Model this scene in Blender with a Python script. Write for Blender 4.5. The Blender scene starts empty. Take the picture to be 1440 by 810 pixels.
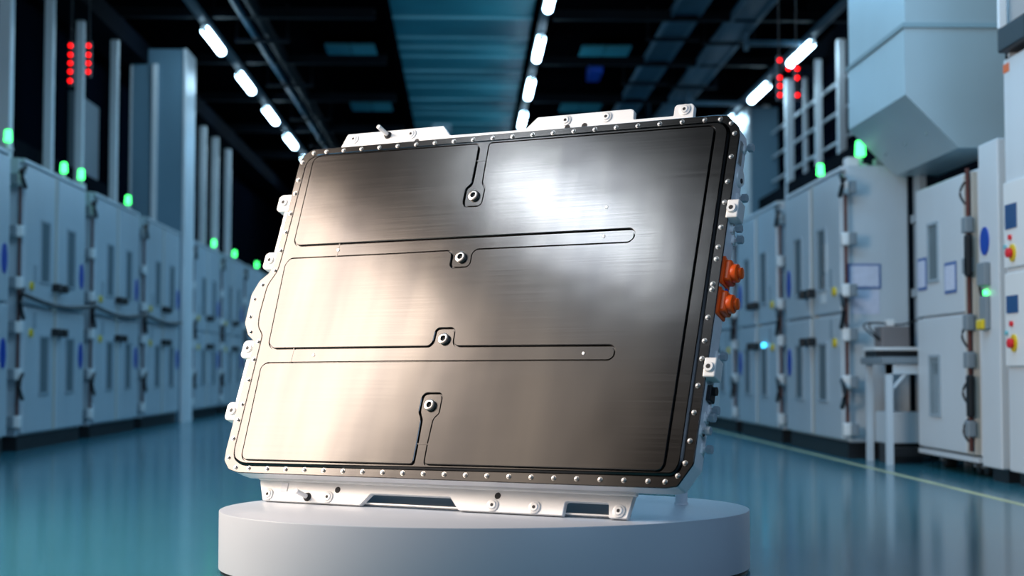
import bpy, bmesh, math, random
from mathutils import Vector, Matrix
random.seed(7)
sc = bpy.context.scene
COL = sc.collection
PI = math.pi

# ------------------------------------------------------------------ camera
F = 2200.0
pitch = math.atan(115 / F)
yaw = math.atan(65 / F * math.cos(pitch))
cam = bpy.data.cameras.new('camera')
camo = bpy.data.objects.new('camera', cam)
COL.objects.link(camo)
camo.location = (0, 0, 0.66)
camo.rotation_euler = (PI / 2 + pitch, 0, -yaw)
cam.sensor_width = 36
cam.lens = F / 1440 * 36
cam.clip_end = 200
cam.dof.use_dof = True
cam.dof.focus_distance = 5.2
cam.dof.aperture_fstop = 2.2
sc.camera = camo

# ------------------------------------------------------------------ world and large lights
world = bpy.data.worlds.new('world')
sc.world = world
world.use_nodes = True
bg = world.node_tree.nodes['Background']
bg.inputs[0].default_value = (0.10, 0.30, 0.50, 1)
bg.inputs[1].default_value = 0.12


def area(name, loc, target, sx, sy, power, col):
    l = bpy.data.lights.new(name, 'AREA')
    l.shape = 'RECTANGLE'
    l.size, l.size_y = sx, sy
    l.energy = power
    l.color = col
    o = bpy.data.objects.new(name, l)
    COL.objects.link(o)
    o.location = loc
    o.rotation_euler = (Vector(target) - Vector(loc)).to_track_quat('-Z', 'Y').to_euler()
    return o


area('softbox_key', (-3.5, 5.35, 2.3), (0.0, 5.2, 0.7), 2.0, 2.1, 250, (1.0, 0.84, 0.72))
area('added_soft_fill', (-3.5, 3.7, 3.0), (0.2, 5.0, 0.7), 1.4, 1.6, 17, (1.0, 0.86, 0.74))  # dim panel added to carry the warm gradient across the cover
area('strip_light', (-3.08, 3.9, 4.5), (0.6, 5.1, 1.1), 1.1, 0.30, 48, (0.80, 0.90, 1.0))
area('added_fill_right', (2.9, 0.3, 3.4), (0.5, 4.8, 0.4), 2.0, 1.5, 85, (0.46, 0.68, 1.0))  # unseen fill added to lift the podium front and pack side wall
area('added_fill_high', (0.4, 6.2, 4.9), (0.6, 14.0, 2.0), 5.0, 0.8, 112, (0.48, 0.77, 1.0))  # unseen fill added to brighten surfaces that face the camera
for k, yy in enumerate((9.0, 15.0, 21.0, 27.0)):
    area('added_hall_fill', (0.3, yy, 4.55), (0.3, yy, 0), 5.5, 1.2, 95, (0.27, 0.63, 1.0))  # unseen wide panels added to stand in for the tube rows

sc.view_settings.view_transform = 'Standard'
sc.view_settings.look = 'None'
sc.view_settings.gamma = 1
sc.view_settings.use_curve_mapping = False
sc.view_settings.exposure = 0.0

# ------------------------------------------------------------------ materials


def mat(name, col, rough=0.5, metal=0.0, emit=None, strength=0, vary=0.0, scale=(3, 3, 3), bump=0.0, coat=0.0, spec=0.5, rvary=0.0):
    m = bpy.data.materials.new(name)
    m.use_nodes = True
    nt = m.node_tree
    b = nt.nodes['Principled BSDF']
    b.inputs['Base Color'].default_value = (*col, 1)
    b.inputs['Roughness'].default_value = rough
    b.inputs['Metallic'].default_value = metal
    b.inputs['Coat Weight'].default_value = coat
    b.inputs['Specular IOR Level'].default_value = spec
    if emit:
        b.inputs['Emission Color'].default_value = (*emit, 1)
        b.inputs['Emission Strength'].default_value = strength
    if vary or bump or rvary:
        tc = nt.nodes.new('ShaderNodeTexCoord')
        mp = nt.nodes.new('ShaderNodeMapping')
        mp.inputs['Scale'].default_value = scale
        n = nt.nodes.new('ShaderNodeTexNoise')
        n.inputs['Scale'].default_value = 1.0
        n.inputs['Detail'].default_value = 4
        nt.links.new(tc.outputs['Object'], mp.inputs[0])
        nt.links.new(mp.outputs[0], n.inputs['Vector'])
        if vary:
            r = nt.nodes.new('ShaderNodeValToRGB')
            e = r.color_ramp.elements
            e[0].position, e[1].position = 0.3, 0.7
            e[0].color = (*[max(0, c * (1 - vary)) for c in col], 1)
            e[1].color = (*[min(1, c * (1 + vary)) for c in col], 1)
            nt.links.new(n.outputs['Fac'], r.inputs[0])
            nt.links.new(r.outputs[0], b.inputs['Base Color'])
        if rvary:
            mr = nt.nodes.new('ShaderNodeMapRange')
            mr.inputs['To Min'].default_value = rough - rvary
            mr.inputs['To Max'].default_value = rough + rvary
            nt.links.new(n.outputs['Fac'], mr.inputs['Value'])
            nt.links.new(mr.outputs[0], b.inputs['Roughness'])
        if bump:
            bp = nt.nodes.new('ShaderNodeBump')
            bp.inputs['Strength'].default_value = bump
            bp.inputs['Distance'].default_value = 0.01
            nt.links.new(n.outputs['Fac'], bp.inputs['Height'])
            nt.links.new(bp.outputs[0], b.inputs['Normal'])
    return m


def steel_cover():
    m = mat('brushed steel cover', (0.30, 0.285, 0.275), 0.33, 1.0)
    nt = m.node_tree
    b = nt.nodes['Principled BSDF']
    tc = nt.nodes.new('ShaderNodeTexCoord')

    def noise(scale, detail=3):
        mp = nt.nodes.new('ShaderNodeMapping')
        mp.inputs['Scale'].default_value = scale
        n = nt.nodes.new('ShaderNodeTexNoise')
        n.inputs['Scale'].default_value = 1
        n.inputs['Detail'].default_value = detail
        nt.links.new(tc.outputs['Object'], mp.inputs[0])
        nt.links.new(mp.outputs[0], n.inputs['Vector'])
        return n
    streak = noise((5.0, 0.7, 1))
    brush = noise((2.0, 220, 1), 2)
    wave = noise((2.2, 2.6, 1), 2)
    r = nt.nodes.new('ShaderNodeValToRGB')
    e = r.color_ramp.elements
    e[0].position, e[1].position = 0.3, 0.72
    e[0].color = (0.058, 0.056, 0.056, 1)
    e[1].color = (0.088, 0.083, 0.078, 1)
    nt.links.new(streak.outputs['Fac'], r.inputs[0])
    nt.links.new(r.outputs[0], b.inputs['Base Color'])
    mr = nt.nodes.new('ShaderNodeMapRange')
    mr.inputs['To Min'].default_value = 0.16
    mr.inputs['To Max'].default_value = 0.23
    nt.links.new(brush.outputs['Fac'], mr.inputs['Value'])
    nt.links.new(mr.outputs[0], b.inputs['Roughness'])
    b1 = nt.nodes.new('ShaderNodeBump')
    b1.inputs['Strength'].default_value = 0.13
    b1.inputs['Distance'].default_value = 0.02
    nt.links.new(wave.outputs['Fac'], b1.inputs['Height'])
    b2 = nt.nodes.new('ShaderNodeBump')
    b2.inputs['Strength'].default_value = 0.012
    b2.inputs['Distance'].default_value = 0.002
    nt.links.new(brush.outputs['Fac'], b2.inputs['Height'])
    nt.links.new(b1.outputs[0], b2.inputs['Normal'])
    nt.links.new(b2.outputs[0], b.inputs['Normal'])
    return m


M = dict(
    cover=steel_cover(),
    alu=mat('cast aluminium', (0.88, 0.87, 0.85), 0.45, 0.2, vary=0.05, scale=(4, 30, 30), bump=0.05),
    side=mat('aluminium side wall', (0.82, 0.82, 0.84), 0.45, 0.15, vary=0.06, scale=(4, 20, 20)),
    bolt=mat('zinc bolt', (0.55, 0.53, 0.51), 0.3, 0.9),
    hole=mat('dark hole', (0.01, 0.01, 0.012), 0.6),
    orange=mat('orange connector plastic', (1.0, 0.12, 0.012), 0.35),
    black=mat('black plastic', (0.008, 0.009, 0.011), 0.45),
    podium=mat('white podium paint', (0.56, 0.59, 0.64), 0.38, vary=0.02, scale=(2, 2, 2)),
    paint=mat('light grey cabinet paint', (0.56, 0.63, 0.68), 0.30, vary=0.05, scale=(1.5, 1.5, 0.6)),
    paint2=mat('white cabinet paint', (0.66, 0.70, 0.73), 0.32, vary=0.04, scale=(1.5, 1.5, 0.6)),
    beige=mat('beige seam strip', (0.52, 0.48, 0.42), 0.45, vary=0.08, scale=(6, 6, 1)),
    glass=mat('smoked window glass', (0.20, 0.26, 0.29), 0.12, spec=0.6),
    frame=mat('window frame', (0.36, 0.43, 0.48), 0.4),
    pipe=mat('red brown pipe', (0.10, 0.028, 0.022), 0.45, vary=0.3, scale=(5, 5, 8)),
    white=mat('white plastic', (0.80, 0.82, 0.82), 0.4),
    grey=mat('grey device', (0.22, 0.26, 0.29), 0.5),
    brown=mat('grey brown device', (0.20, 0.18, 0.18), 0.5),
    blue=mat('blue badge', (0.005, 0.06, 0.42), 0.35),
    yellow=mat('yellow button', (0.75, 0.55, 0.02), 0.4),
    red=mat('red button', (0.75, 0.02, 0.03), 0.4),
    paper=mat('paper notice', (0.62, 0.66, 0.80), 0.7, vary=0.08, scale=(20, 20, 60)),
    paperframe=mat('blue sleeve edge', (0.08, 0.16, 0.40), 0.5),
    screen=mat('blue screen', (0.02, 0.06, 0.16), 0.25, emit=(0.03, 0.16, 0.5), strength=0.10),
    post=mat('white steel post', (0.88, 0.90, 0.92), 0.35, vary=0.08, scale=(3, 3, 1)),
    piershade=mat('pier with painted shade', (0.15, 0.27, 0.35), 0.5, vary=0.08, scale=(1, 1, 0.5)),  # shade of the camera-facing pier sides put into the colour
    pier=mat('painted pier', (0.60, 0.68, 0.74), 0.5, vary=0.05, scale=(1, 1, 0.5)),
    dark=mat('dark navy wall', (0.002, 0.004, 0.008), 0.9, spec=0.05, vary=0.3, scale=(0.7, 0.7, 0.7)),
    darkglass=mat('dark glazing', (0.003, 0.005, 0.010), 0.8, spec=0.0),
    ceil=mat('black ceiling', (0.001, 0.0012, 0.0018), 0.9, spec=0.0),
    steel=mat('dark ceiling steel', (0.002, 0.004, 0.007), 0.6, spec=0.08, vary=0.3, scale=(2, 2, 2)),
    tray=mat('galvanised tray', (0.03, 0.08, 0.12), 0.45, 0.0, spec=0.3, vary=0.2, scale=(3, 1, 3)),
    teal=mat('teal ceiling sheet', (0.02, 0.20, 0.25), 0.45, vary=0.12, scale=(1.2, 2, 1)),
    teal2=mat('pale rib', (0.20, 0.50, 0.56), 0.4),
    duct=mat('galvanised duct', (0.56, 0.66, 0.68), 0.42, 0.5, vary=0.05, scale=(1.2, 1.2, 1.2)),
    ductseam=mat('duct flange', (0.28, 0.40, 0.44), 0.45),
    tube=mat('lit tube', (1, 1, 1), 0.5, emit=(0.50, 0.78, 1.0), strength=22),
    green=mat('lit green beacon', (0.1, 0.9, 0.3), 0.4, emit=(0.05, 1.0, 0.16), strength=5),
    led=mat('lit red led', (0.9, 0.02, 0.02), 0.4, emit=(1.0, 0.004, 0.004), strength=3.2),
    cyan=mat('lit cyan led', (0.1, 0.7, 0.9), 0.4, emit=(0.05, 0.6, 1.0), strength=4),
    line=mat('yellow floor line', (0.50, 0.52, 0.30), 0.4, vary=0.2, scale=(8, 3, 1)),
    floor=mat('teal epoxy floor', (0.036, 0.19, 0.245), 0.15, vary=0.10, scale=(0.6, 0.25, 1), bump=0.012, spec=0.7, rvary=0.04),
    sticker=mat('orange sticker', (0.80, 0.16, 0.03), 0.5),
)

# ------------------------------------------------------------------ mesh helpers


def box(bm, x0, x1, y0, y1, z0, z1, bev=0.0):
    r = bmesh.ops.create_cube(bm, size=1)
    for v in r['verts']:
        v.co = Vector((x0 + (v.co.x + .5) * (x1 - x0), y0 + (v.co.y + .5) * (y1 - y0), z0 + (v.co.z + .5) * (z1 - z0)))
    if bev:
        es = list({e for v in r['verts'] for e in v.link_edges})
        bmesh.ops.bevel(bm, geom=es, offset=bev, segments=2, affect='EDGES', profile=0.5)


def cyl(bm, p0, p1, r0, r1=None, n=16, bev=0.0):
    p0, p1 = Vector(p0), Vector(p1)
    r1 = r0 if r1 is None else r1
    d = p1 - p0
    q = d.to_track_quat('Z', 'Y')
    mtx = Matrix.Translation((p0 + p1) / 2) @ q.to_matrix().to_4x4()
    r = bmesh.ops.create_cone(bm, cap_ends=True, segments=n, radius1=r0, radius2=r1, depth=d.length, matrix=mtx)
    if bev:
        fs = {f for v in r['verts'] for f in v.link_faces if len(f.verts) > 4}
        es = list({e for f in fs for e in f.edges})
        bmesh.ops.bevel(bm, geom=es, offset=bev, segments=2, affect='EDGES', profile=0.5)


def tube(bm, pts, r, n=8):
    pts = [Vector(p) for p in pts]
    rings = []
    for i, p in enumerate(pts):
        d = (pts[min(i + 1, len(pts) - 1)] - pts[max(i - 1, 0)]).normalized()
        q = d.to_track_quat('Z', 'Y')
        rings.append([bm.verts.new(p + q @ Vector((r * math.cos(2 * PI * k / n), r * math.sin(2 * PI * k / n), 0))) for k in range(n)])
    for a, b in zip(rings, rings[1:]):
        for k in range(n):
            bm.faces.new((a[k], a[(k + 1) % n], b[(k + 1) % n], b[k]))
    bm.faces.new(rings[0][::-1])
    bm.faces.new(rings[-1])


def fillet(poly, r, seg=4):
    out = []
    n = len(poly)
    for i in range(n):
        p, a, b = Vector(poly[i]), Vector(poly[i - 1]), Vector(poly[(i + 1) % n])
        da, db = (a - p), (b - p)
        la, lb = da.length, db.length
        t = min(r, la * .45, lb * .45)
        A, B = p + da / la * t, p + db / lb * t
        for k in range(seg + 1):
            s = k / seg
            out.append((1 - s) ** 2 * A + 2 * s * (1 - s) * p + s * s * B)
    return out


def ccw(poly):
    s = sum(poly[i - 1][0] * poly[i][1] - poly[i][0] * poly[i - 1][1] for i in range(len(poly)))
    return poly if s > 0 else poly[::-1]


def offset(poly, d):
    n = len(poly)
    out = []
    for i in range(n):
        p, a, b = Vector(poly[i]), Vector(poly[i - 1]), Vector(poly[(i + 1) % n])
        e1, e2 = (p - a).normalized(), (b - p).normalized()
        n1, n2 = Vector((e1.y, -e1.x)), Vector((e2.y, -e2.x))
        m = n1 + n2
        k = m.dot(n1)
        out.append(p + m * (d / max(k, .5)))
    return out


def plate(bm, poly, rings, back=True):
    """rings: (outward offset, height) from the lowest ring to the top ring; caps on top and below"""
    poly = [Vector(p) for p in ccw(list(poly))]
    vs = []
    for off, h in rings:
        q = offset(poly, off) if off else poly
        vs.append([bm.verts.new((p.x, p.y, h)) for p in q])
    n = len(poly)
    for a, b in zip(vs, vs[1:]):
        for k in range(n):
            bm.faces.new((a[k], a[(k + 1) % n], b[(k + 1) % n], b[k]))
    bm.faces.new(vs[-1])
    if back:
        bm.faces.new(vs[0][::-1])


def obj(name, bm, material, parent=None, smooth=False, fix=True):
    if fix:
        bmesh.ops.recalc_face_normals(bm, faces=bm.faces[:])
    me = bpy.data.meshes.new(name)
    bm.to_mesh(me)
    bm.free()
    me.materials.append(M[material])
    if smooth:
        me.shade_smooth()
        me.set_sharp_from_angle(angle=math.radians(35))
    o = bpy.data.objects.new(name, me)
    COL.objects.link(o)
    o.parent = parent
    return o


def mk(name, material, fn, parent=None, smooth=False):
    bm = bmesh.new()
    fn(bm)
    return obj(name, bm, material, parent, smooth)


def bx(name, material, parent, x0, x1, y0, y1, z0, z1, bev=0.0):
    return mk(name, material, lambda bm: box(bm, min(x0, x1), max(x0, x1), min(y0, y1), max(y0, y1), z0, z1, bev), parent)


def inst(src, parent, loc=None, name=None):
    o = src.copy()
    COL.objects.link(o)
    o.parent = parent
    if loc is not None:
        o.location = loc
    return o


def thing(name, label, cat, loc=(0, 0, 0), group=None):
    o = bpy.data.objects.new(name, None)
    o.empty_display_size = .1
    COL.objects.link(o)
    o.location = loc
    return tag(o, label, cat, group)


def tag(o, label, cat, group=None, kind=None):
    o['label'] = label
    o['category'] = cat
    if group:
        o['group'] = group
    if kind:
        o['kind'] = kind
    return o


def struct(o, label=None):
    o['kind'] = 'structure'
    if label:
        o['label'] = label
    return o


def dup_tree(o, parent=None):
    c = o.copy()
    COL.objects.link(c)
    c.parent = parent
    for ch in list(o.children):
        dup_tree(ch, c)
    return c


# ------------------------------------------------------------------ the hall shell
XL, XR = -3.6, 2.81          # cabinet front planes
WL, WR = -4.7, 5.0           # side walls
CZ = 5.3
struct(bx('floor', 'floor', None, WL - .2, WR + .2, -6, 60, -.1, 0), 'glossy teal epoxy floor of the hall')
struct(bx('ceiling', 'ceil', None, WL - .2, WR + .2, -6, 60, CZ, CZ + .1), 'black ceiling of the hall')
struct(bx('wall_left', 'dark', None, WL - .2, WL, -6, 60, 0, CZ), 'dark wall behind the left cabinet row')
struct(bx('wall_right', 'dark', None, WR, WR + .2, -6, 60, 0, CZ), 'dark wall behind the right cabinet row')
struct(bx('wall_back', 'dark', None, WL, WR, 60, 60.2, 0, CZ), 'dark far end of the hall')

# teal sheet band along the ceiling: sheets and ribs one by one
band = thing('ceiling_band', 'teal ribbed sheet band running along the middle of the black ceiling', 'ceiling band', (0, 18, 5.2))
band['kind'] = 'structure'
edges = [18.0, 19.9, 21.1, 21.75, 22.4, 23.5, 24.05, 24.8, 26.0, 26.8, 27.5, 28.6, 29.4, 30.6, 31.8, 32.6, 34.0, 35.2]
for a, b in zip(edges, edges[1:]):
    bx('sheet', 'teal', band, -.96, .86, a + .03 - 18, b - .03 - 18, random.uniform(-.02, .0), .05)
    bx('rib', 'teal2', band, -.97, .87, b - .03 - 18, b + .03 - 18, -.035, .05)
for s in (-1.0, .9):
    bx('edge_beam', 'ceil', band, s - .05, s + .05, 0, 18, -.06, .06)
bx('vent_plate', 'post', band, -.62, -.28, 10.6, 11.5, -.05, -.03)

# floor marking
o = bx('floor_line', 'line', None, 2.70, 2.75, 5, 20, 0, .0012)
tag(o, 'pale yellow marking line on the teal floor along the right cabinets', 'floor line')
o['kind'] = 'structure'

# piers
tr = struct(bx('trim_1', 'piershade', None, -4.25, -3.60, 19.9, 20.55, 0, 4.75, .01), 'tall pier with shade painted on its body and a lit white edge between the left cabinets')
bx('lit_side_strip', 'post', tr, -3.60, -3.565, 19.88, 20.56, 0, 4.75)  # white strip paints in the lit corridor side
tr = struct(bx('trim_2', 'piershade', None, 4.43, 4.98, 24.1, 26.0, 0, 4.75, .01), 'tall pier with shade painted on its body and a lit white edge behind the right cabinets')
bx('lit_side_strip', 'post', tr, 4.39, 4.43, 24.08, 26.01, 0, 4.75)  # lit corridor side painted as a white strip here too

# left window bay posts and beams
lp = [(8, 4.3, .12), (69, 4.3, .09), (112, 4.3, .085), (160, 4.15, .085), (186, 4.25, .06), (217, 3.96, .07), (285, 4.2, .10), (302, 4.2, .11), (320, 4.2, .10)]
bay = thing('window_1', 'dark window bay with white posts above the left cabinets', 'window', (0, 0, 0))
bay['kind'] = 'structure'
for px, X, wd in lp:
    Y = F * X / (655 - px)
    bx('post', 'post', bay, -X - wd / 2, -X + wd / 2, Y - wd / 2, Y + wd / 2, 0, 4.55, .008)
bx('top_beam', 'dark', bay, -4.5, -4.05, 10, 40, 4.55, 4.8)
bx('sill_beam', 'dark', bay, -4.6, -4.40, 10, 19.7, 2.5, 2.92)
bx('glazing', 'darkglass', bay, -4.66, -4.64, 10, 40, 2.9, 4.55)
# blue wall panels low behind the posts
bx('panel', 'grey', bay, -4.62, -4.55, 18.2, 19.4, 2.9, 3.9)

bay = thing('window_2', 'dark gridded window bay with white posts above the right cabinets', 'window', (0, 0, 0))
bay['kind'] = 'structure'
rp = [(1190, 4.7, .10), (1157, 4.7, .085), (1138, 4.8, .06), (1115, 4.6, .11), (1082, 4.7, .10)]
for px, X, wd in rp:
    Y = F * X / (px - 655)
    bx('post', 'post', bay, X - wd / 2, X + wd / 2, Y - wd / 2, Y + wd / 2, 0, 4.8, .008)
for z in (4.34, 3.96, 3.58):
    bx('glazing_bar', 'post', bay, 4.76, 4.79, 17, 27, z - .012, z + .012)
bx('sill_beam', 'dark', bay, 4.55, 4.8, 14, 30, 2.95, 3.3)
bx('glazing', 'darkglass', bay, 4.86, 4.88, 14, 40, 3.3, 4.8)
bx('panel', 'grey', bay, 4.70, 4.78, 24.5, 29, 2.2, 4.3)

# transverse ceiling beams
for k, yy in enumerate((18.6, 21.4, 24.4, 27.6, 31.0)):
    o = mk('ceiling_beam', 'steel', lambda bm: (box(bm, WL, -1.1, yy - .05, yy + .05, 4.86, 4.98), box(bm, 1.05, WR, yy - .05, yy + .05, 4.86, 4.98)))
    o['kind'] = 'structure'
    tag(o, ['nearest', 'second', 'third', 'fourth', 'farthest'][k] + ' dark steel beam crossing under the black ceiling', 'beam', 'ceiling beams')

# ------------------------------------------------------------------ lamps
ROW_X = {'left': -3.08, 'middle': 0.905, 'right': 4.24}
ORD = ['nearest', 'second', 'third', 'fourth', 'fifth', 'sixth', 'seventh', 'eighth']


def make_tube():
    t = thing('tube_light', '', 'tube light', (0, 0, 0), 'ceiling tube lights')
    mk('diffuser', 'tube', lambda bm: cyl(bm, (0, -.62, 0), (0, .62, 0), .05, n=12, bev=.01), t, True)
    mk('housing', 'tray', lambda bm: box(bm, -.04, .04, -.68, .68, .045, .075, .004), t)
    mk('end_cap', 'white', lambda bm: cyl(bm, (0, -.69, .0), (0, -.62, .0), .035, n=10), t, True)
    mk('end_cap', 'white', lambda bm: cyl(bm, (0, .62, .0), (0, .69, .0), .035, n=10), t, True)
    return t


proto = make_tube()
used = False
for row, X in ROW_X.items():
    n = 0
    for k in range(-5, 6):
        d = 19.0 + 2.8 * k + {'left': 0, 'middle': .35, 'right': .55}[row]
        if k < (-1 if row == 'middle' else 0):
            continue
        t = proto if not used else dup_tree(proto)
        used = True
        t.location = (X, d, 4.66)
        t['label'] = 'lit white tube light, %s in view in the %s ceiling row' % (ORD[min(n, 7)], row)
        n += 1
    y0 = 14.0
    t = thing('light_rail', 'blue grey rail carrying the %s row of tube lights' % row, 'light rail', (X, y0, 4.735), 'light rails')
    bx('channel', 'tray', t, -.045, .045, 0, 35 - y0, 0, .06)
    for yy in range(int(y0) + 1, 34, 4):
        mk('hanger', 'steel', lambda bm: cyl(bm, (0, yy - y0, .06), (0, yy - y0, CZ - 4.735), .008, n=6), t)

# flat ceiling panels
for side, x0 in (('left', -1.97), ('right', 1.62)):
    for k, d in enumerate((21.6, 26.4)):
        t = thing('ceiling_panel', '%s flat teal panel under the ceiling, %s of the band' % (('nearer', 'farther')[k], side), 'ceiling panel', (x0, d, 5.16), 'ceiling panels')
        bx('tray', 'teal', t, 0, .33, 0, .72, 0, .03)
        bx('tray', 'teal', t, .35, .69, 0, .72, 0, .03)
        bx('hanger', 'steel', t, .33, .35, .34, .38, 0, CZ - 5.16)
o = bx('ceiling_box', 'blue', None, 1.86, 2.05, 23.2, 24.0, 5.12, 5.3)
tag(o, 'small blue box on the ceiling between the two right flat panels', 'ceiling box')

# pipes and cable trays under the ceiling


def run(name, label, cat, X, z, y0, y1, kind):
    t = thing(name, label, cat, (X, y0, z))
    L = y1 - y0
    if kind == 'pipe':
        mk('pipe', 'tray', lambda bm: cyl(bm, (-.09, 0, 0), (-.09, L, 0), .045, n=12), t, True)
        mk('pipe', 'steel', lambda bm: cyl(bm, (.08, 0, .03), (.08, L, .03), .07, n=12), t, True)
    else:
        for xx, w in ((-.16, .02), (.16, .02)):
            bx('side_rail', 'tray', t, xx - w, xx + w, 0, L, -.05, .06)
        bx('tray_bed', 'tray', t, -.14, .14, 0, L, -.03, -.02)
    for yy in [1.6 + 3.1 * k for k in range(int(L / 3.1))]:
        bx('cross_bracket', 'steel', t, -.34, .34, yy - .03, yy + .03, -.1, -.06)
        bx('hanger', 'steel', t, -.33, -.31, yy - .01, yy + .01, -.06, CZ - z)
        bx('hanger', 'steel', t, .31, .33, yy - .01, yy + .01, -.06, CZ - z)
    return t


run('ceiling_pipe', 'pair of blue grey pipes under the left ceiling', 'pipe', -2.58, 4.9, 15, 36, 'pipe')
run('cable_tray', 'wide blue grey cable tray under the right ceiling', 'cable tray', 3.36, 4.9, 15, 36, 'tray')
run('cable_tray', 'narrow cable tray nearer the ceiling middle on the right', 'cable tray', 2.64, 4.95, 15, 36, 'tray')
for k, (X, Y, z) in enumerate(((4.0, 19.2, 4.72), (3.9, 23.5, 4.7), (3.7, 27.0, 4.7))):
    o = mk('ceiling_bar', 'tray', lambda bm: (box(bm, X - .5, X + .35, Y - .03, Y + .03, z - .03, z + .03), cyl(bm, (X - .52, Y, z - .09), (X - .52, Y, CZ), .03, n=8)))
    tag(o, ['nearest', 'middle', 'farthest'][k] + ' pale crossbar under the ceiling beside the right light row', 'ceiling bar', 'ceiling crossbars')

# ------------------------------------------------------------------ cabinets


def cabinet(side, H, depth, L=2.1):
    s = 1 if side == 'left' else -1      # outward direction in x
    t = thing('test_cabinet', '', 'cabinet', (0, 0, 0), 'cabinets of the %s row' % side)

    def b(name, m, l0, l1, o0, o1, z0, z1, bev=0, par=None):
        return bx(name, m, par or t, s * o0, s * o1, l0, l1, z0, z1, bev)
    sp = H * .495
    b('body', 'paint', 0, L, -depth, -.04, .12, H, .012)
    b('plinth', 'black', .03, L - .03, -depth + .05, -.035, 0, .12)
    b('seam_strip', 'beige', .985, 1.105, -.04, -.012, .14, H - .04)
    b('crown', 'paint2', .02, L - .02, -.045, .0, H - .035, H - .004, .004)
    wz = ((H * .195, H * .39), (H * .59, H * .80))
    for tier, (z0, z1) in enumerate(((.14, sp - .012), (sp + .012, H - .05))):
        for j, (l0, l1) in enumerate(((.07, .98), (1.11, L - .03))):
            d = b('door', 'paint', l0, l1, -.04, 0.0, z0, z1, .010)
            w0 = .53 if j == 0 else 1.40
            wf = mk('window_frame', 'frame', lambda bm: [box(bm, min(s * -.001, s * .012), max(s * -.001, s * .012), *q) for q in (
                (w0 - .02, w0 + .28, wz[tier][1], wz[tier][1] + .02), (w0 - .02, w0 + .28, wz[tier][0] - .02, wz[tier][0]),
                (w0 - .02, w0, wz[tier][0], wz[tier][1]), (w0 + .26, w0 + .28, wz[tier][0], wz[tier][1]))], d)
            b('pane', 'glass', w0, w0 + .26, -.002, .004, wz[tier][0], wz[tier][1], 0, d)
            hz = sp + (.19 if tier else -.20)
            hl = .90 if j == 0 else 1.12
            b('handle', 'black', hl, hl + .11, -.002, .07, hz - .035, hz + .035, .01, d)
            if j == 0:
                b('label_plate', 'frame', .30, .42, -.001, .004, hz + .02, hz + .16, 0, d)
                mk('button', 'yellow', lambda bm: cyl(bm, (0, .24, hz - .02), (s * .02, .24, hz - .02), .035, n=12), d, True)
            else:
                def oval(bm, zc=(H * .64 if tier else H * .33)):
                    r = bmesh.ops.create_cone(bm, cap_ends=True, segments=20, radius1=1, radius2=1, depth=1)
                    for v in r['verts']:
                        v.co = Vector((s * (.004 + v.co.z * .008), 1.93 + v.co.x * .07, zc + v.co.y * .12))
                mk('badge', 'blue', oval, d, True)
    # hinge pipe on the near corner
    p = mk('hinge_pipe', 'pipe', lambda bm: cyl(bm, (s * -.015, -.05, .18), (s * -.015, -.05, H - .1), .013, n=10), t, True)
    for k, q in enumerate((.10, .26, .42, .57, .745, .92)):
        b('hinge_block', 'white', -.09, .0, -.05, .02, H * q - .05, H * q + .05, .016)
        b('clamp', 'grey', -.135, -.095, -.08, -.025, H * q - .045, H * q + .045, .008)
    for q, dz in ((.50, -.12), (.22, .10), (.93, .08)):
        mk('hose', 'black', lambda bm: tube(bm, [(s * (.02 + .02 * math.sin(PI * k / 8)), -.03 - .17 * math.sin(PI * k / 8), H * q + dz * (k / 4 - 1)) for k in range(9)], .018), t, True)
    b('top_duct', 'grey', .5, 1.6, -depth + .1, -.25, H - .01, H + .07, .01)
    return t


cl = cabinet('left', 2.39, .55)
left = [(10.35, 'grey two-tier test cabinet cut by the left edge of the picture'),
        (12.8, 'largest whole grey test cabinet of the left row, nearest the left edge'),
        (15.25, 'grey test cabinet of the left row, second before the pale pier'),
        (17.7, 'grey test cabinet of the left row standing right before the pale pier'),
        (20.9, 'first grey test cabinet beyond the pale left pier'),
        (23.3, 'second grey test cabinet beyond the pale left pier'),
        (25.7, 'third grey test cabinet beyond the pale left pier'),
        (28.1, 'fourth grey test cabinet beyond the pier, beside the battery edge'),
        (30.5, 'last and smallest grey test cabinet of the left row')]
for i, (y, lab) in enumerate(left):
    t = cl if i == 0 else dup_tree(cl)
    t.location = (XL, y, 0)
    t['label'] = lab
cr = cabinet('right', 2.19, .5)
right = [(11.58, 'nearest grey two-tier test cabinet of the right row, beside the workbench'),
         (14.0, 'second grey test cabinet of the right row, behind the red piped one'),
         (16.4, 'third grey test cabinet of the right row, just right of the battery'),
         (18.8, 'farthest grey test cabinet of the right row peeking past the battery')]
for i, (y, lab) in enumerate(right):
    t = cr if i == 0 else dup_tree(cr)
    t.location = (XR, y, 0)
    t['label'] = lab

mk('indicator', 'cyan', lambda bm: cyl(bm, (0, .62, .89), (-.03, .62, .89), .022, n=12), [o for o in COL.objects if o.get('label') == right[1][1]][0], True)

# cable strung along the left cabinets
pts = []
for i in range(41):
    y = 12.6 + 7.0 * i / 40
    pts.append((XL + .05, y, 1.27 - .06 * abs(math.sin((y - 12.6) * PI / 2.45))))
tag(mk('cable', 'black', lambda bm: tube(bm, pts, .02), None, True), 'black cable strung along the left cabinets between their upper and lower doors', 'cable')

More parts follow.
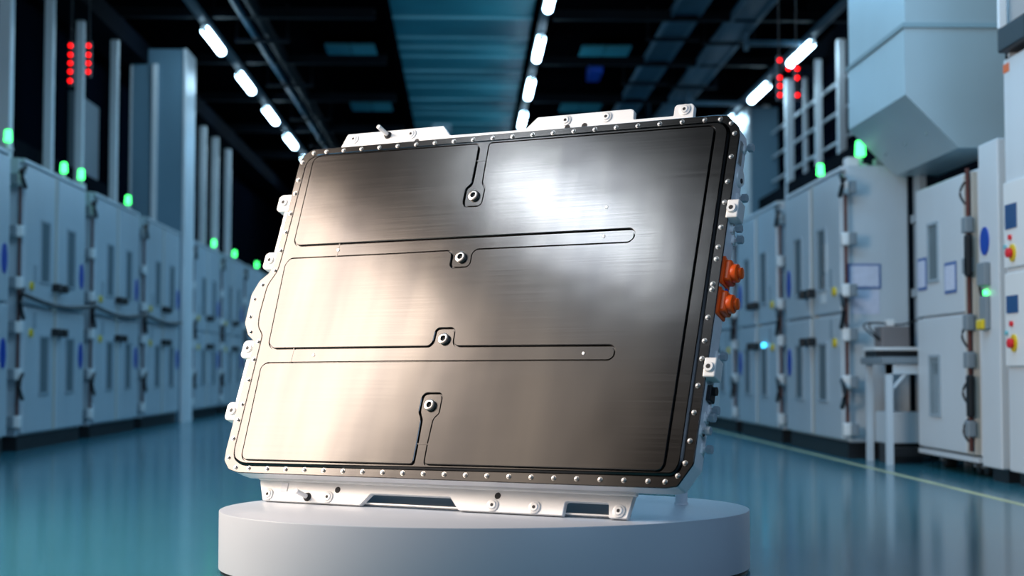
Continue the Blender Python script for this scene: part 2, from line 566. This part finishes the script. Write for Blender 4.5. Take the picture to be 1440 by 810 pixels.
# notices on the end of the near right cabinet
for nm, x0, x1, z0, z1, lab, fr in (('notice_board', 2.85, 3.095, 1.265, 1.45, 'blue framed paper notice on the end of the right cabinet', True),
                                    ('sheet_and_glint', 2.87, 3.085, 1.075, 1.255, 'plain pale sheet below the framed notice on the right cabinet', False)):
    t = thing(nm, lab, 'notice', (x0, 11.58, z0))
    if fr:
        bx('frame', 'paperframe', t, 0, x1 - x0, -.008, 0, 0, z1 - z0)
        bx('sheet', 'paper', t, .014, x1 - x0 - .014, -.010, -.006, .014, z1 - z0 - .014)
    else:
        bx('sheet', 'paper', t, 0, x1 - x0, -.003, 0, 0, z1 - z0)
for k, (y, l) in enumerate(((12.05, 1.42), (12.12, 1.18))):
    o = bx('sheet_and_glint', 'white', None, XR - .004, XR - .001, y, y + .16, l, l + .22)  # upper patch paints a bright reflection on the door
    tag(o, ('reflection painted in as the upper' if k == 0 else 'lower') + ' small white sheet stuck on the near right cabinet door', 'notice', 'sheets on the cabinet door')

# pipes and grey column behind the alcove
tag(mk('wall_conduit', 'frame', lambda bm: (box(bm, 3.34, 3.40, 11.4, 11.55, 0, 2.3, .006), box(bm, 3.32, 3.42, 11.38, 11.56, 1.2, 1.26), box(bm, 3.32, 3.42, 11.38, 11.56, 1.75, 1.81))),
    'grey vertical conduit beside the framed notice behind the workbench', 'conduit')

# ------------------------------------------------------------------ beacons


def make_beacon():
    t = thing('beacon', '', 'beacon light', (0, 0, 0), 'green beacons on the cabinets')
    mk('base', 'white', lambda bm: cyl(bm, (0, 0, 0), (0, 0, .02), .045, n=14), t, True)
    mk('stem', 'white', lambda bm: cyl(bm, (0, 0, .02), (0, 0, .07), .014, n=10), t, True)
    mk('lens', 'green', lambda bm: cyl(bm, (0, 0, .07), (0, 0, .165), .032, .026, n=14, bev=.008), t, True)
    return t


bpro = make_beacon()
bl = [(-3.62, 12.40, 2.39, 'left end beacon by the picture edge'), (-3.68, 14.36, 2.39, 'first of two on the largest left cabinet'), (-3.64, 14.84, 2.39, 'second of two by the largest left cabinet'),
      (-3.68, 17.08, 2.39, 'on the cabinet before the pier'), (-3.68, 22.9, 2.39, 'first beyond the left pier'), (-3.68, 24.95, 2.39, 'second beyond the left pier'),
      (-3.68, 27.6, 2.39, 'third beyond the left pier, near the battery lug'), (2.92, 12.75, 2.19, 'smaller one on the right cabinets'), (2.99, 11.72, 2.19, 'large one under the white duct')]
for i, (x, y, z, l) in enumerate(bl):
    t = bpro if i == 0 else dup_tree(bpro)
    t.location = (x, y, z)
    if i == 8:
        t.scale = (1.25, 1.25, 1.25)
    t['label'] = 'lit green beacon, ' + l
t = thing('junction_box', 'teal topped junction box with hose on the near right cabinet', 'junction box', (2.86, 11.62, 2.19))
bx('box', 'white', t, 0, .1, 0, .12, 0, .07, .01)
bx('terminal', 'grey', t, .22, .36, 0, .1, 0, .06, .01)
mk('hose', 'black', lambda bm: tube(bm, [(.02 + .08 * k / 8, -.02, -.02 - .10 * math.sin(PI * k / 8)) for k in range(9)], .012), t, True)

# ------------------------------------------------------------------ led bars
for nm, X, Y, cols, lab in (
        ('left', -3.47, 14.0, ((98, (64, 77, 89, 101, 114)), (123, (64, 77, 89, 101))), 'pair of black bars with red dots hanging above the left cabinets'),
        ('right', 2.85, 13.6, ((1102, (79, 104, 116, 129)), (1114.5, (91,)), (1127, (91, 104, 129))), 'black bars with red dots hanging beside the right window bay')):
    t = thing('led_display', lab, 'led display', (0, Y, 0), 'red dot displays')
    led = None
    for px, ys in cols:
        x = (px - 655) / F * Y
        zs = [.66 + (520 - y) / F * Y for y in ys]
        r = .019
        if len(zs) > 1:
            bx('bar', 'black', t, x - .022, x + .022, .012, .05, min(zs) - .045, max(zs) + .045)
            mk('hanger', 'black', lambda bm: cyl(bm, (x, .03, max(zs) + .045), (x, .03, CZ), .006, n=6), t)
        else:
            bx('crossbar', 'black', t, x - .08, x + .08, .03, .045, zs[0] - .006, zs[0] + .006)
        for z in zs:
            if led is None:
                led = mk('led', 'led', lambda bm: cyl(bm, (0, .012, 0), (0, -.012, 0), r, n=14, bev=.006), t, True)
                led.location = (x, 0, z)
            else:
                inst(led, t, (x, 0, z))

# ------------------------------------------------------------------ duct above the alcove
t = thing('air_duct', 'big pale square air duct with sloped underside above the right cabinets', 'air duct', (2.85, 10.0, 2.1))
prof = [(0, .345), (.345, 0), (.66, 0), (.66, 1.3), (0, 1.3)]


def prism_y(bm, pr, y0, y1):
    a = [bm.verts.new((x, y0, z)) for x, z in pr]
    b_ = [bm.verts.new((x, y1, z)) for x, z in pr]
    n = len(pr)
    for k in range(n):
        bm.faces.new((a[k], a[(k + 1) % n], b_[(k + 1) % n], b_[k]))
    bm.faces.new(a)
    bm.faces.new(b_[::-1])


mk('hopper', 'duct', lambda bm: prism_y(bm, [(0, .345), (.345, 0), (.66, 0), (.66, .80), (0, .80)], 0, 1.5), t)
bx('flange', 'ductseam', t, -.015, .66, -.015, 1.515, .785, .815)
mk('riser', 'duct', lambda bm: box(bm, .004, .656, .004, 1.496, .815, 3.2), t)
for yy in (.25, .75, 1.25):
    mk('rivet', 'ductseam', lambda bm: cyl(bm, (.20, yy, .132), (.21, yy, .122), .012, n=8), t)

# ------------------------------------------------------------------ near right chamber
XC = 3.11
t = thing('climate_chamber', 'tall white climate chamber with narrow windows right of the workbench', 'chamber', (XC, 9.47, 0))
bx('body', 'paint2', t, .035, .75, 0, 1.23, .13, 1.9, .012)
bx('base', 'black', t, .08, .7, .05, 1.2, .075, .13)
bx('skirt', 'paint2', t, .0, .05, -.02, 1.23, .095, .125)
for z0, z1, wz0, wz1 in ((.14, 1.005, .37, .74), (1.02, 1.89, 1.26, 1.62)):
    d = bx('door', 'paint2', t, 0, .035, .20, 1.22, z0, z1, .008)
    mk('window_frame', 'frame', lambda bm: [box(bm, -.012, .001, *q) for q in ((.70, .94, wz1, wz1 + .02), (.70, .94, wz0 - .02, wz0), (.70, .72, wz0, wz1), (.92, .94, wz0, wz1))], d)
    bx('pane', 'glass', d, -.004, .002, .72, .92, wz0, wz1)
bx('side_strip', 'beige', t, 0, .035, .02, .19, .14, 1.88, .005)
mk('pipe', 'pipe', lambda bm: cyl(bm, (-.02, .04, .16), (-.02, .04, 1.9), .014, n=10), t, True)
for z in (.3, .72, .95, 1.3, 1.55):
    bx('clamp', 'grey', t, -.05, .0, .0, .09, z - .05, z + .05, .008)
for z in (.5, 1.36):
    bx('latch', 'black', t, -.05, -.01, -.01, .05, z - .13, z + .13, .012)
for z in (.22, .45, .80, 1.68):
    mk('hose', 'black', lambda bm: tube(bm, [(-.03 - .025 * math.sin(PI * k / 8), .06 + .02 * math.sin(PI * k / 8), z + .14 * (k / 8)) for k in range(9)], .008), t, True)
for yy in (.2, .35, 1.05):
    mk('caster', 'black', lambda bm: cyl(bm, (.12, yy, .05), (.20, yy, .05), .05, n=16, bev=.01), t, True)
    bx('caster_fork', 'grey', t, .10, .22, yy - .03, yy + .03, .05, .085)
for k, (y0, w, z, h, lab) in enumerate(((.98, .20, 1.20, .22, 'blue edged sheet on the chamber door, left of its window'), (.34, .24, 1.15, .20, 'blue edged sheet on the chamber door, right of its window'))):
    q = thing('document_sleeve', lab, 'notice', (XC - .003, 9.47 + y0, z), 'sleeves on the chamber')
    bx('frame', 'paperframe', q, -.003, 0, 0, w, 0, h)
    bx('sheet', 'paper', q, -.006, -.003, .02, w - .02, .02, h - .02)

t = thing('control_column', 'slim white control column with blue oval badge beside the chamber', 'control column', (XC, 9.03, 0))
bx('body', 'paint2', t, 0, .5, 0, .34, .08, 2.02, .01)
bx('foot', 'black', t, .05, .45, .03, .3, 0, .08)


def oval2(bm):
    r = bmesh.ops.create_cone(bm, cap_ends=True, segments=24, radius1=1, radius2=1, depth=1)
    for v in r['verts']:
        v.co = Vector((-.004 + v.co.z * .008, .23 + v.co.x * .075, 1.43 + v.co.y * .085))


mk('badge', 'blue', oval2, t, True)
bx('device', 'grey', t, -.04, .0, .14, .28, 1.16, 1.3, .008)
mk('indicator', 'green', lambda bm: cyl(bm, (0, .21, 1.12), (-.02, .21, 1.12), .016, n=10), t, True)
bx('device', 'grey', t, -.03, .0, .15, .27, .9, 1.1, .008)
bx('switch', 'yellow', t, -.05, -.0, .17, .28, .90, .96, .01)
mk('hose', 'black', lambda bm: tube(bm, [(-.02, .25 + .03 * math.sin(k), 1.25 - .05 * k) for k in range(8)], .01), t, True)

t = thing('control_cabinet', 'white control cabinet with screens and stop buttons at the right picture edge', 'cabinet', (XC, 7.6, 0))
bx('body', 'paint2', t, 0, .7, 0, 1.3, .08, 2.45, .01)
bx('foot', 'black', t, .05, .65, .03, 1.27, 0, .08)
for z0, zs0, zs1, zb, ze in ((1.24, 1.46, 1.60, 1.41, 1.32), (.68, .98, 1.08, .92, .81)):
    q = bx('panel', 'white', t, -.02, 0, .72, 1.28, z0, zs1 + .13, .006)
    bx('screen', 'screen', q, -.026, -.019, 1.06, 1.24, zs0, zs1)
    mk('button', 'red', lambda bm: cyl(bm, (-.02, 1.16, zb), (-.035, 1.16, zb), .016, n=12), q, True)
    mk('button', 'teal2', lambda bm: cyl(bm, (-.02, 1.24, zb - .05), (-.035, 1.24, zb - .05), .014, n=12), q, True)
    mk('stop_collar', 'yellow', lambda bm: cyl(bm, (-.02, 1.13, ze), (-.03, 1.13, ze), .05, n=16), q, True)
    mk('stop_button', 'red', lambda bm: cyl(bm, (-.03, 1.13, ze), (-.06, 1.13, ze), .028, n=16, bev=.006), q, True)
bx('warning_sign', 'sticker', t, -.004, 0, 1.06, 1.24, 1.10, 1.16)
bx('sticker', 'sticker', t, -.004, 0, 1.20, 1.29, 2.37, 2.42)
t = thing('roof_bracket', 'dark bracket with white diagonal strut above the control cabinet', 'bracket', (3.0, 8.4, 2.46))
bx('hood', 'black', t, .06, .7, 0, .45, .02, .16, .01)
bx('strut', 'post', t, .06, .10, .40, .44, .16, .6)
bx('strut', 'post', t, .06, .7, .40, .44, .42, .46)
mk('diagonal', 'post', lambda bm: cyl(bm, (.1, .42, .45), (.5, .42, .18), .014, n=8), t, True)
bx('panel', 'paint2', t, .12, .7, .42, .45, .0, .8)

# ------------------------------------------------------------------ workbench
t = thing('workbench', 'pale steel workbench in the alcove right of the red piped cabinet', 'workbench', (2.92, 10.78, 0))
bx('worktop', 'grey', t, -.03, .62, 0, .62, .70, .75, .006)
bx('apron', 'pier', t, 0, .6, .02, .05, .63, .70)
for x in (0, .55):
    for y in (.02, .55):
        bx('leg', 'pier', t, x, x + .045, y, y + .045, 0, .70)
mk('brace', 'pier', lambda bm: cyl(bm, (.04, .04, .52), (.15, .04, .64), .014, n=8), t, True)
bx('rail_shadow', 'black', t, .045, .55, .03, .07, .06, .12)  # black strip paints in the shadow low under the bench
bx('drawer_front', 'grey', t, .06, .24, -.006, .0, .705, .745)
bx('drawer_front', 'grey', t, .38, .58, -.006, .0, .705, .745)
t = thing('computer_case', 'pale grey computer case standing under the workbench', 'computer', (2.97, 11.0, 0))
bx('shell', 'paint', t, 0, .26, 0, .3, .14, .36, .008)
bx('side_cover', 'black', t, .262, .29, 0, .3, .13, .36, .004)
bx('stand', 'black', t, .02, .26, .02, .28, 0, .14)
t = thing('bench_tray', 'white tray on a black base on the workbench', 'tray', (2.90, 11.0, .75))
bx('base', 'black', t, 0, .30, 0, .3, 0, .045)
bx('tray', 'white', t, -.01, .32, -.02, .32, .045, .07, .008)
t = thing('instrument', 'grey brown instrument box with white top plug on the bench tray', 'instrument', (2.96, 11.05, .82))
bx('case', 'brown', t, 0, .20, 0, .22, 0, .15, .008)
bx('plug', 'white', t, .05, .11, .05, .12, .15, .20, .008)
for k in range(2):
    mk('cable', 'black', lambda bm: tube(bm, [(.04 - (.16 - .04 * k) * math.sin(PI * q / 12), .05, .17 - .15 * q / 12 + .06 * math.sin(PI * q / 12)) for q in range(13)], .006), t, True)
mk('cable', 'black', lambda bm: tube(bm, [(.1 + .32 * q / 8, .05, .16 + .12 * (q / 8) ** 2) for q in range(9)], .006), t, True)

# ------------------------------------------------------------------ podium
PX, PY, PA, PB, PH = 0.066, 5.28, 0.883, 0.685, 0.199
t = thing('podium', 'round white display podium carrying the battery pack', 'podium', (PX, PY, 0))


def drum(bm, a, b_, z0, z1, bev):
    n = 128
    rings = []
    for dr, z in ((0, z0), (0, z1 - bev), (bev * .3, z1 - bev * .3), (bev, z1)):
        rings.append([bm.verts.new(((a - dr) * math.cos(2 * PI * k / n), (b_ - dr) * math.sin(2 * PI * k / n), z)) for k in range(n)])
    for p, q in zip(rings, rings[1:]):
        for k in range(n):
            bm.faces.new((p[k], p[(k + 1) % n], q[(k + 1) % n], q[k]))
    bm.faces.new(rings[0][::-1])
    bm.faces.new(rings[-1])


mk('drum', 'podium', lambda bm: drum(bm, PA, PB, .012, PH, .004), t, True)
mk('base_ring', 'black', lambda bm: drum(bm, PA - .006, PB - .006, 0, .012, .001), t, True)

# ------------------------------------------------------------------ battery pack
O = Vector((-0.098957, 5.1, 0.322955))
U = Vector((0.854697, -0.519127, 0))
V = Vector((0.188376, 0.310144, 0.931840))
W = Vector((-0.483743, -0.796441, 0.362870))
TH = .085
VB, WB = -.095, -TH - .012
base = O + V * VB + W * WB
pack = thing('battery_pack', 'large tilted battery pack with dark brushed steel cover standing on the podium', 'battery pack')
pack.matrix_world = Matrix(((U.x, V.x, W.x, base.x), (U.y, V.y, W.y, base.y), (U.z, V.z, W.z, base.z), (0, 0, 0, 1)))
SH = Matrix.Translation((0, -VB, -WB))


def pk(name, material, fn, parent=None, smooth=False):
    bm = bmesh.new()
    fn(bm)
    bmesh.ops.transform(bm, matrix=SH, verts=bm.verts[:])
    return obj(name, bm, material, parent or pack, smooth)


FLANGE = [(-.842, 1.258), (.800, 1.258), (.838, 1.254), (.884, 1.208), (.890, 1.180), (.894, .062), (.852, -.010), (.815, -.016), (-.812, -.022), (-.855, -.012), (-.884, .020), (-.888, .060),
          (-.888, .472), (-.925, .498), (-.953, .545), (-.957, .660), (-.935, .715), (-.900, .745), (-.888, .785), (-.890, 1.205), (-.880, 1.235)]
PLATEAU = [(-.810, 1.224), (.822, 1.222), (.848, 1.194), (.850, .060), (.836, .030), (-.795, .012), (-.832, .030), (-.840, .060), (-.846, .500), (-.876, .530), (-.884, .571), (-.882, .690), (-.852, .748), (-.849, .790), (-.847, 1.200)]
PANEL = [(-.797, 1.215), (-.104, 1.213), (-.092, 1.203), (-.090, 1.141), (-.090, 1.056), (-.110, 1.038), (-.109, .981), (-.095, .963), (-.040, .962), (-.026, .975), (-.025, 1.038), (-.041, 1.058), (-.044, 1.144), (-.046, 1.212),
         (.790, 1.208), (.803, 1.195), (.803, .052), (.792, .036), (-.040, .030), (-.042, .095), (-.040, .183), (-.021, .201), (-.022, .262), (-.034, .277), (-.092, .277), (-.106, .263), (-.106, .204), (-.092, .184), (-.089, .094), (-.088, .029),
         (-.785, .024), (-.798, .038), (-.812, .366), (-.796, .380), (-.286, .384), (.321, .386), (.565, .386), (.582, .402), (.582, .428), (.566, .444), (-.012, .445), (-.024, .456), (-.026, .499), (-.040, .511), (-.097, .511), (-.109, .499), (-.110, .458), (-.122, .445),
         (-.783, .442), (-.804, .460), (-.821, .769), (-.806, .792), (-.337, .793), (-.122, .795), (-.109, .784), (-.108, .742), (-.096, .729), (-.035, .730), (-.022, .744), (-.023, .784), (-.010, .796),
         (.565, .797), (.583, .814), (.583, .838), (.566, .853), (-.343, .851), (-.789, .850), (-.806, .867), (-.813, 1.200)]
pk('case', 'side', lambda bm: plate(bm, fillet(offset([Vector(p) for p in ccw(FLANGE)], -.003), .006), ((-.006, -TH), (0, -TH + .008), (0, -.006))))
flange = pk('cover_flange', 'cover', lambda bm: plate(bm, fillet(FLANGE, .007), ((0, -.006), (0, -.0015), (-.0015, 0))))
PF = fillet(ccw(PANEL), .010, 4)
BF = fillet(ccw(PLATEAU), .02, 5)


def border(bm):
    plate_open(bm, BF, ((.010, -.001), (.0085, .005), (.003, .0082), (0, .009)))
    a = [e for e in bm.edges if all(abs(v.co.z - .009) < 1e-6 for v in e.verts)]
    q = [bm.verts.new((p.x, p.y, .009)) for p in offset(PF, .0078)]
    b_ = [bm.edges.new((q[k - 1], q[k])) for k in range(len(q))]
    bmesh.ops.triangle_fill(bm, use_beauty=True, use_dissolve=False, edges=a + b_, normal=(0, 0, 1))


def plate_open(bm, poly, rings):
    vs = []
    for off, h in rings:
        vs.append([bm.verts.new((p.x, p.y, h)) for p in (offset(poly, off) if off else poly)])
    n = len(poly)
    for a, b_ in zip(vs, vs[1:]):
        for k in range(n):
            bm.faces.new((a[k], a[(k + 1) % n], b_[(k + 1) % n], b_[k]))
    return vs


def panel(bm):
    vs = plate_open(bm, PF, ((.0078, .009), (.0074, .0045), (.0026, .0045), (.002, .0115), (.0006, .0131), (0, .0134)))
    bm.faces.new(vs[-1])


pk('raised_border', 'cover', border)
pk('panel', 'cover', panel)

BOLTS = [(-.833, 1.242), (-.774, 1.243)] + [(-.694 + .0808 * k, 1.242) for k in range(19)] + [(.816, 1.241), (.856, 1.222), (.873, 1.183), (.873, 1.097), (.873, 1.007), (.873, .933), (.873, .845), (.873, .776), (.873, .734), (.873, .648), (.873, .629), (.873, .535), (.873, .457), (.873, .398), (.873, .310), (.873, .223), (.873, .133), (.868, .063), (.850, .023), (.812, .003)] + \
    [(.756 - .0801 * k, .003 - .0004 * k) for k in range(20)] + [(-.824, -.004), (-.867, .031), (-.868, .102), (-.868, .171), (-.868, .230), (-.868, .323), (-.868, .402), (-.868, .471), (-.915, .511), (-.936, .571), (-.938, .642), (-.917, .699), (-.876, .755), (-.873, .836), (-.872, .912), (-.872, .989), (-.873, 1.073), (-.875, 1.130), (-.876, 1.205)]


def bolt_mesh(bm):
    cyl(bm, (0, 0, 0), (0, 0, .0015), .0085, n=14)
    cyl(bm, (0, 0, .0015), (0, 0, .006), .0072, .0055, n=12, bev=.001)
    cyl(bm, (0, 0, .006), (0, 0, .0062), .0025, n=6)


b0 = None
for p in BOLTS:
    if b0 is None:
        b0 = mk('bolt', 'bolt', bolt_mesh, pack, True)
        bo = b0
    else:
        bo = inst(b0, pack)
    bo.location = (p[0], p[1] - VB, -WB)

# bosses in the tabs
for (x, y) in ((-.067, 1.008), (-.067, .771), (-.066, .468), (-.066, .231)):
    def ring(bm):
        n = 24
        prof = ((.020, .0085), (.020, .019), (.0165, .021), (.0105, .021), (.0105, .006))
        rs = [[bm.verts.new((x + r * math.cos(2 * PI * k / n), y + r * math.sin(2 * PI * k / n), z)) for k in range(n)] for r, z in prof]
        for a, b_ in zip(rs, rs[1:]):
            for k in range(n):
                bm.faces.new((a[k], a[(k + 1) % n], b_[(k + 1) % n], b_[k]))
    q = pk('boss', 'bolt', ring, None, True)
    pk('bore', 'hole', lambda bm: cyl(bm, (x, y, .008), (x, y, .0135), .0106, n=20), q)
for (x, y, z) in ((.467, .827, .009), (.468, .414, .009), (-.600, .822, .009), (-.597, .413, .009), (.461, .932, .0134)):
    pk('rivet', 'bolt', lambda bm: cyl(bm, (x, y, z - .001), (x, y, z + .0025), .007, .005, n=12), None, True)
for (a, b_) in (((-.089, 1.148), (-.048, 1.148)), ((-.089, .097), (-.044, .098)), ((-.601, .849), (-.600, .796)), ((-.694, .441), (-.687, .388))):
    dx, dy = b_[0] - a[0], b_[1] - a[1]
    if abs(dx) > abs(dy):
        pk('seam', 'cover', lambda bm: box(bm, a[0], b_[0], a[1] - .0018, a[1] + .0018, .008, .0102))
    else:
        pk('seam', 'cover', lambda bm: box(bm, (a[0] + b_[0]) / 2 - .0018, (a[0] + b_[0]) / 2 + .0018, min(a[1], b_[1]), max(a[1], b_[1]), .008, .0098))

# mounting brackets
BT = .012
TB = [(-.783, 1.22), (-.783, 1.290), (-.759, 1.360), (-.326, 1.360), (-.289, 1.317), (.027, 1.314), (.070, 1.360), (.440, 1.360), (.452, 1.352), (.455, 1.317), (.604, 1.317), (.603, 1.352), (.611, 1.360), (.666, 1.360), (.676, 1.350), (.684, 1.22)]
BB = [(-.772, .03), (-.768, -.03), (-.738, -.095), (-.325, -.095), (-.289, -.053), (.022, -.052), (.064, -.095), (.445, -.095), (.446, -.052), (.452, -.048), (.592, -.048), (.598, -.052), (.605, -.095), (.667, -.095), (.688, .03)]


def washer_bolt(bm, x, y, z):
    cyl(bm, (x, y, z), (x, y, z + .004), .021, n=20, bev=.001)
    cyl(bm, (x, y, z + .004), (x, y, z + .007), .015, .012, n=18)


for nm, poly, bolts, holes, pin in (
        ('top_bracket', TB, [(-.724, 1.335), (-.462, 1.335), (.189, 1.335), (.348, 1.335), (.643, 1.337)], [(-.431, 1.303), (.200, 1.306), (.267, 1.308)], (-.569, 1.340)),
        ('bottom_bracket', BB, [(-.718, -.073), (-.462, -.073), (.189, -.073), (.342, -.073), (.637, -.072)], [(-.428, -.046), (.201, -.041)], (-.548, -.076))):
    br = pk(nm, 'alu', lambda bm: plate(bm, fillet(poly, .005, 3), ((0, -TH - BT), (0, -TH + .004), (-.002, -TH + .006))))
    z = -TH + .006
    for (x, y) in bolts:
        q = pk('washer_bolt', 'alu', lambda bm: washer_bolt(bm, x, y, z), br, True)
    for (x, y) in bolts:
        pk('socket', 'hole', lambda bm: cyl(bm, (x, y, z + .0065), (x, y, z + .0078), .006, n=6), br)
    for (x, y) in holes:
        pk('hole', 'hole', lambda bm: cyl(bm, (x, y, z - .002), (x, y, z + .0008), .011, n=16), br)
    p = pk('pin', 'alu', lambda bm: cyl(bm, (pin[0], pin[1], z), (pin[0], pin[1], z + .07), .0085, n=14, bev=.003), br, True)
    pk('grommet', 'hole', lambda bm: cyl(bm, (pin[0], pin[1], z), (pin[0], pin[1], z + .010), .016, .012, n=18), br, True)
pk('cast_tab', 'side', lambda bm: box(bm, -.668, -.640, -.060, -.030, -TH + .004, -TH + .009))
pk('rear_bar', 'grey', lambda bm: box(bm, -.70, .64, -.066, -.02, -TH - .075, -TH - .06))
pk('base_strip', 'alu', lambda bm: box(bm, -.70, .64, -.085, -.080, -TH - .035, -TH - .012))
# ledge between case and bottom bracket
pk('bottom_ledge', 'alu', lambda bm: box(bm, -.77, .69, -.024, -.008, -TH - .004, -TH + .018, .004))
pk('top_ledge', 'alu', lambda bm: box(bm, -.78, .685, 1.244, 1.275, -TH - .004, -TH + .016, .004))

# lugs on both ends


def lug(bm, x, y, s):
    poly = [(x - .030, y - .026), (x - .018, y - .036), (x + .030, y - .036), (x + .030, y + .034), (x - .018, y + .034), (x - .030, y + .024)]
    if s > 0:
        poly = [(2 * x - a, b_) for a, b_ in poly]
    plate(bm, fillet(poly, .006, 3), ((0, -.065), (0, -.026), (-.003, -.023)))


for (x, y) in ((-.935, 1.049), (-.930, .808), (-.925, .453), (-.925, .213), (.905, .908), (.905, .369)):
    s = 1 if x > 0 else -1
    if s > 0:
        L_ = pk('lug', 'alu', lambda bm: box(bm, .884, .925, y - .032, y + .032, -.05, .006, .004))
        zt = .006
        xx = .902
    else:
        L_ = pk('lug', 'alu', lambda bm: lug(bm, x, y, s))
        zt = -.023
        xx = x
    pk('collar', 'alu', lambda bm: cyl(bm, (xx, y, zt), (xx, y, zt + .007), .017, .015, n=18), L_, True)
    pk('bore', 'hole', lambda bm: cyl(bm, (xx, y, zt + .0068), (xx, y, zt + .0076), .0075, n=14), L_)
for (y0, y1) in ((.845, 1.015), (.25, .418)):
    r_ = pk('side_rail', 'alu', lambda bm: box(bm, -.928, -.872, y0, y1, -.07, -.03, .003))
    for k in range(4):
        yy = y0 + .02 + (y1 - y0 - .04) * k / 3
        pk('hole', 'hole', lambda bm: cyl(bm, (-.906, yy, -.031), (-.906, yy, -.0295), .005, n=10), r_)

# fittings on the right side wall
pk('name_plate', 'bolt', lambda bm: box(bm, .886, .891, 1.085, 1.165, -.045, -.02))
for (v, w_, r) in ((1.045, -.05, .034), (.915, -.07, .026)):
    q = pk('vent_cap', 'alu', lambda bm: cyl(bm, (.884, v, w_), (.897, v, w_), r, r * .85, n=24, bev=.004), None, True)
    pk('centre_screw', 'black', lambda bm: cyl(bm, (.897, v - .012, w_), (.900, v - .012, w_), .008, n=12), q)
for (v, w_) in ((1.155, -.055), (.975, -.06), (.862, -.05), (.832, -.07), (.432, -.07), (.255, -.07), (.225, -.05), (.176, -.03), (.127, -.06)):
    q = pk('stud', 'side', lambda bm: cyl(bm, (.884, v, w_), (.915, v, w_), .009, n=10), None, True)
    pk('nut', 'frame', lambda bm: cyl(bm, (.905, v, w_), (.922, v, w_), .014, n=6), q)
    pk('tab', 'alu', lambda bm: box(bm, .884, .895, v - .016, v + .016, w_ - .012, w_ + .012, .003), q)
pk('plug', 'black', lambda bm: (box(bm, .884, .905, .275, .325, -.07, -.03, .004), cyl(bm, (.905, .31, -.05), (.915, .31, -.05), .014, n=12)))
pk('plug', 'black', lambda bm: cyl(bm, (.884, .175, -.04), (.895, .175, -.04), .014, n=12), None, True)
for v in (.705, .600):
    q = pk('connector', 'orange', lambda bm: (box(bm, .884, .896, v - .046, v + .046, -.085, -.010, .005), box(bm, .886, .918, v - .036, v + .036, -.078, -.018, .008)))
    pk('connector_plug', 'orange', lambda bm: (cyl(bm, (.915, v - .002, -.045), (.935, v - .002, -.045), .030, n=18, bev=.004), cyl(bm, (.933, v - .002, -.045), (.948, v - .002, -.045), .019, n=14, bev=.003)), q, True)
    for a in (-.038, .038):
        pk('connector_screw', 'orange', lambda bm: cyl(bm, (.888, v + a, -.02), (.895, v + a, -.02), .009, n=10), q, True)
pk('terminal', 'teal2', lambda bm: box(bm, .884, .890, .640, .662, -.06, -.02, .003))
pk('terminal', 'blue', lambda bm: box(bm, .884, .895, .640, .662, -.085, -.062, .003))

# ------------------------------------------------------------------ stand that props the pack up from behind
st = thing('display_stand', 'small steel prop stand behind the battery with one foot showing at right', 'stand', (base.x, base.y, PH))


for u, v_, foot in ((.75, .55, Vector((.74, 5.38, PH))), (-.75, .55, Vector((-.35, 5.80, PH)))):
    a = O + U * u + V * v_ + W * (-TH - .012) - st.location
    b_ = foot - st.location
    mk('strut', 'side', lambda bm: cyl(bm, a, b_ + Vector((0, 0, .006)), .021, n=12), st, True)
    mk('foot_pad', 'side', lambda bm: cyl(bm, b_, b_ + Vector((0, 0, .008)), .024, n=16), st, True)
a1 = O + U * .75 + V * .55 + W * (-TH - .026) - st.location
a2 = O - U * .75 + V * .55 + W * (-TH - .026) - st.location
mk('crossbar', 'side', lambda bm: cyl(bm, a1, a2, .012, n=12), st, True)
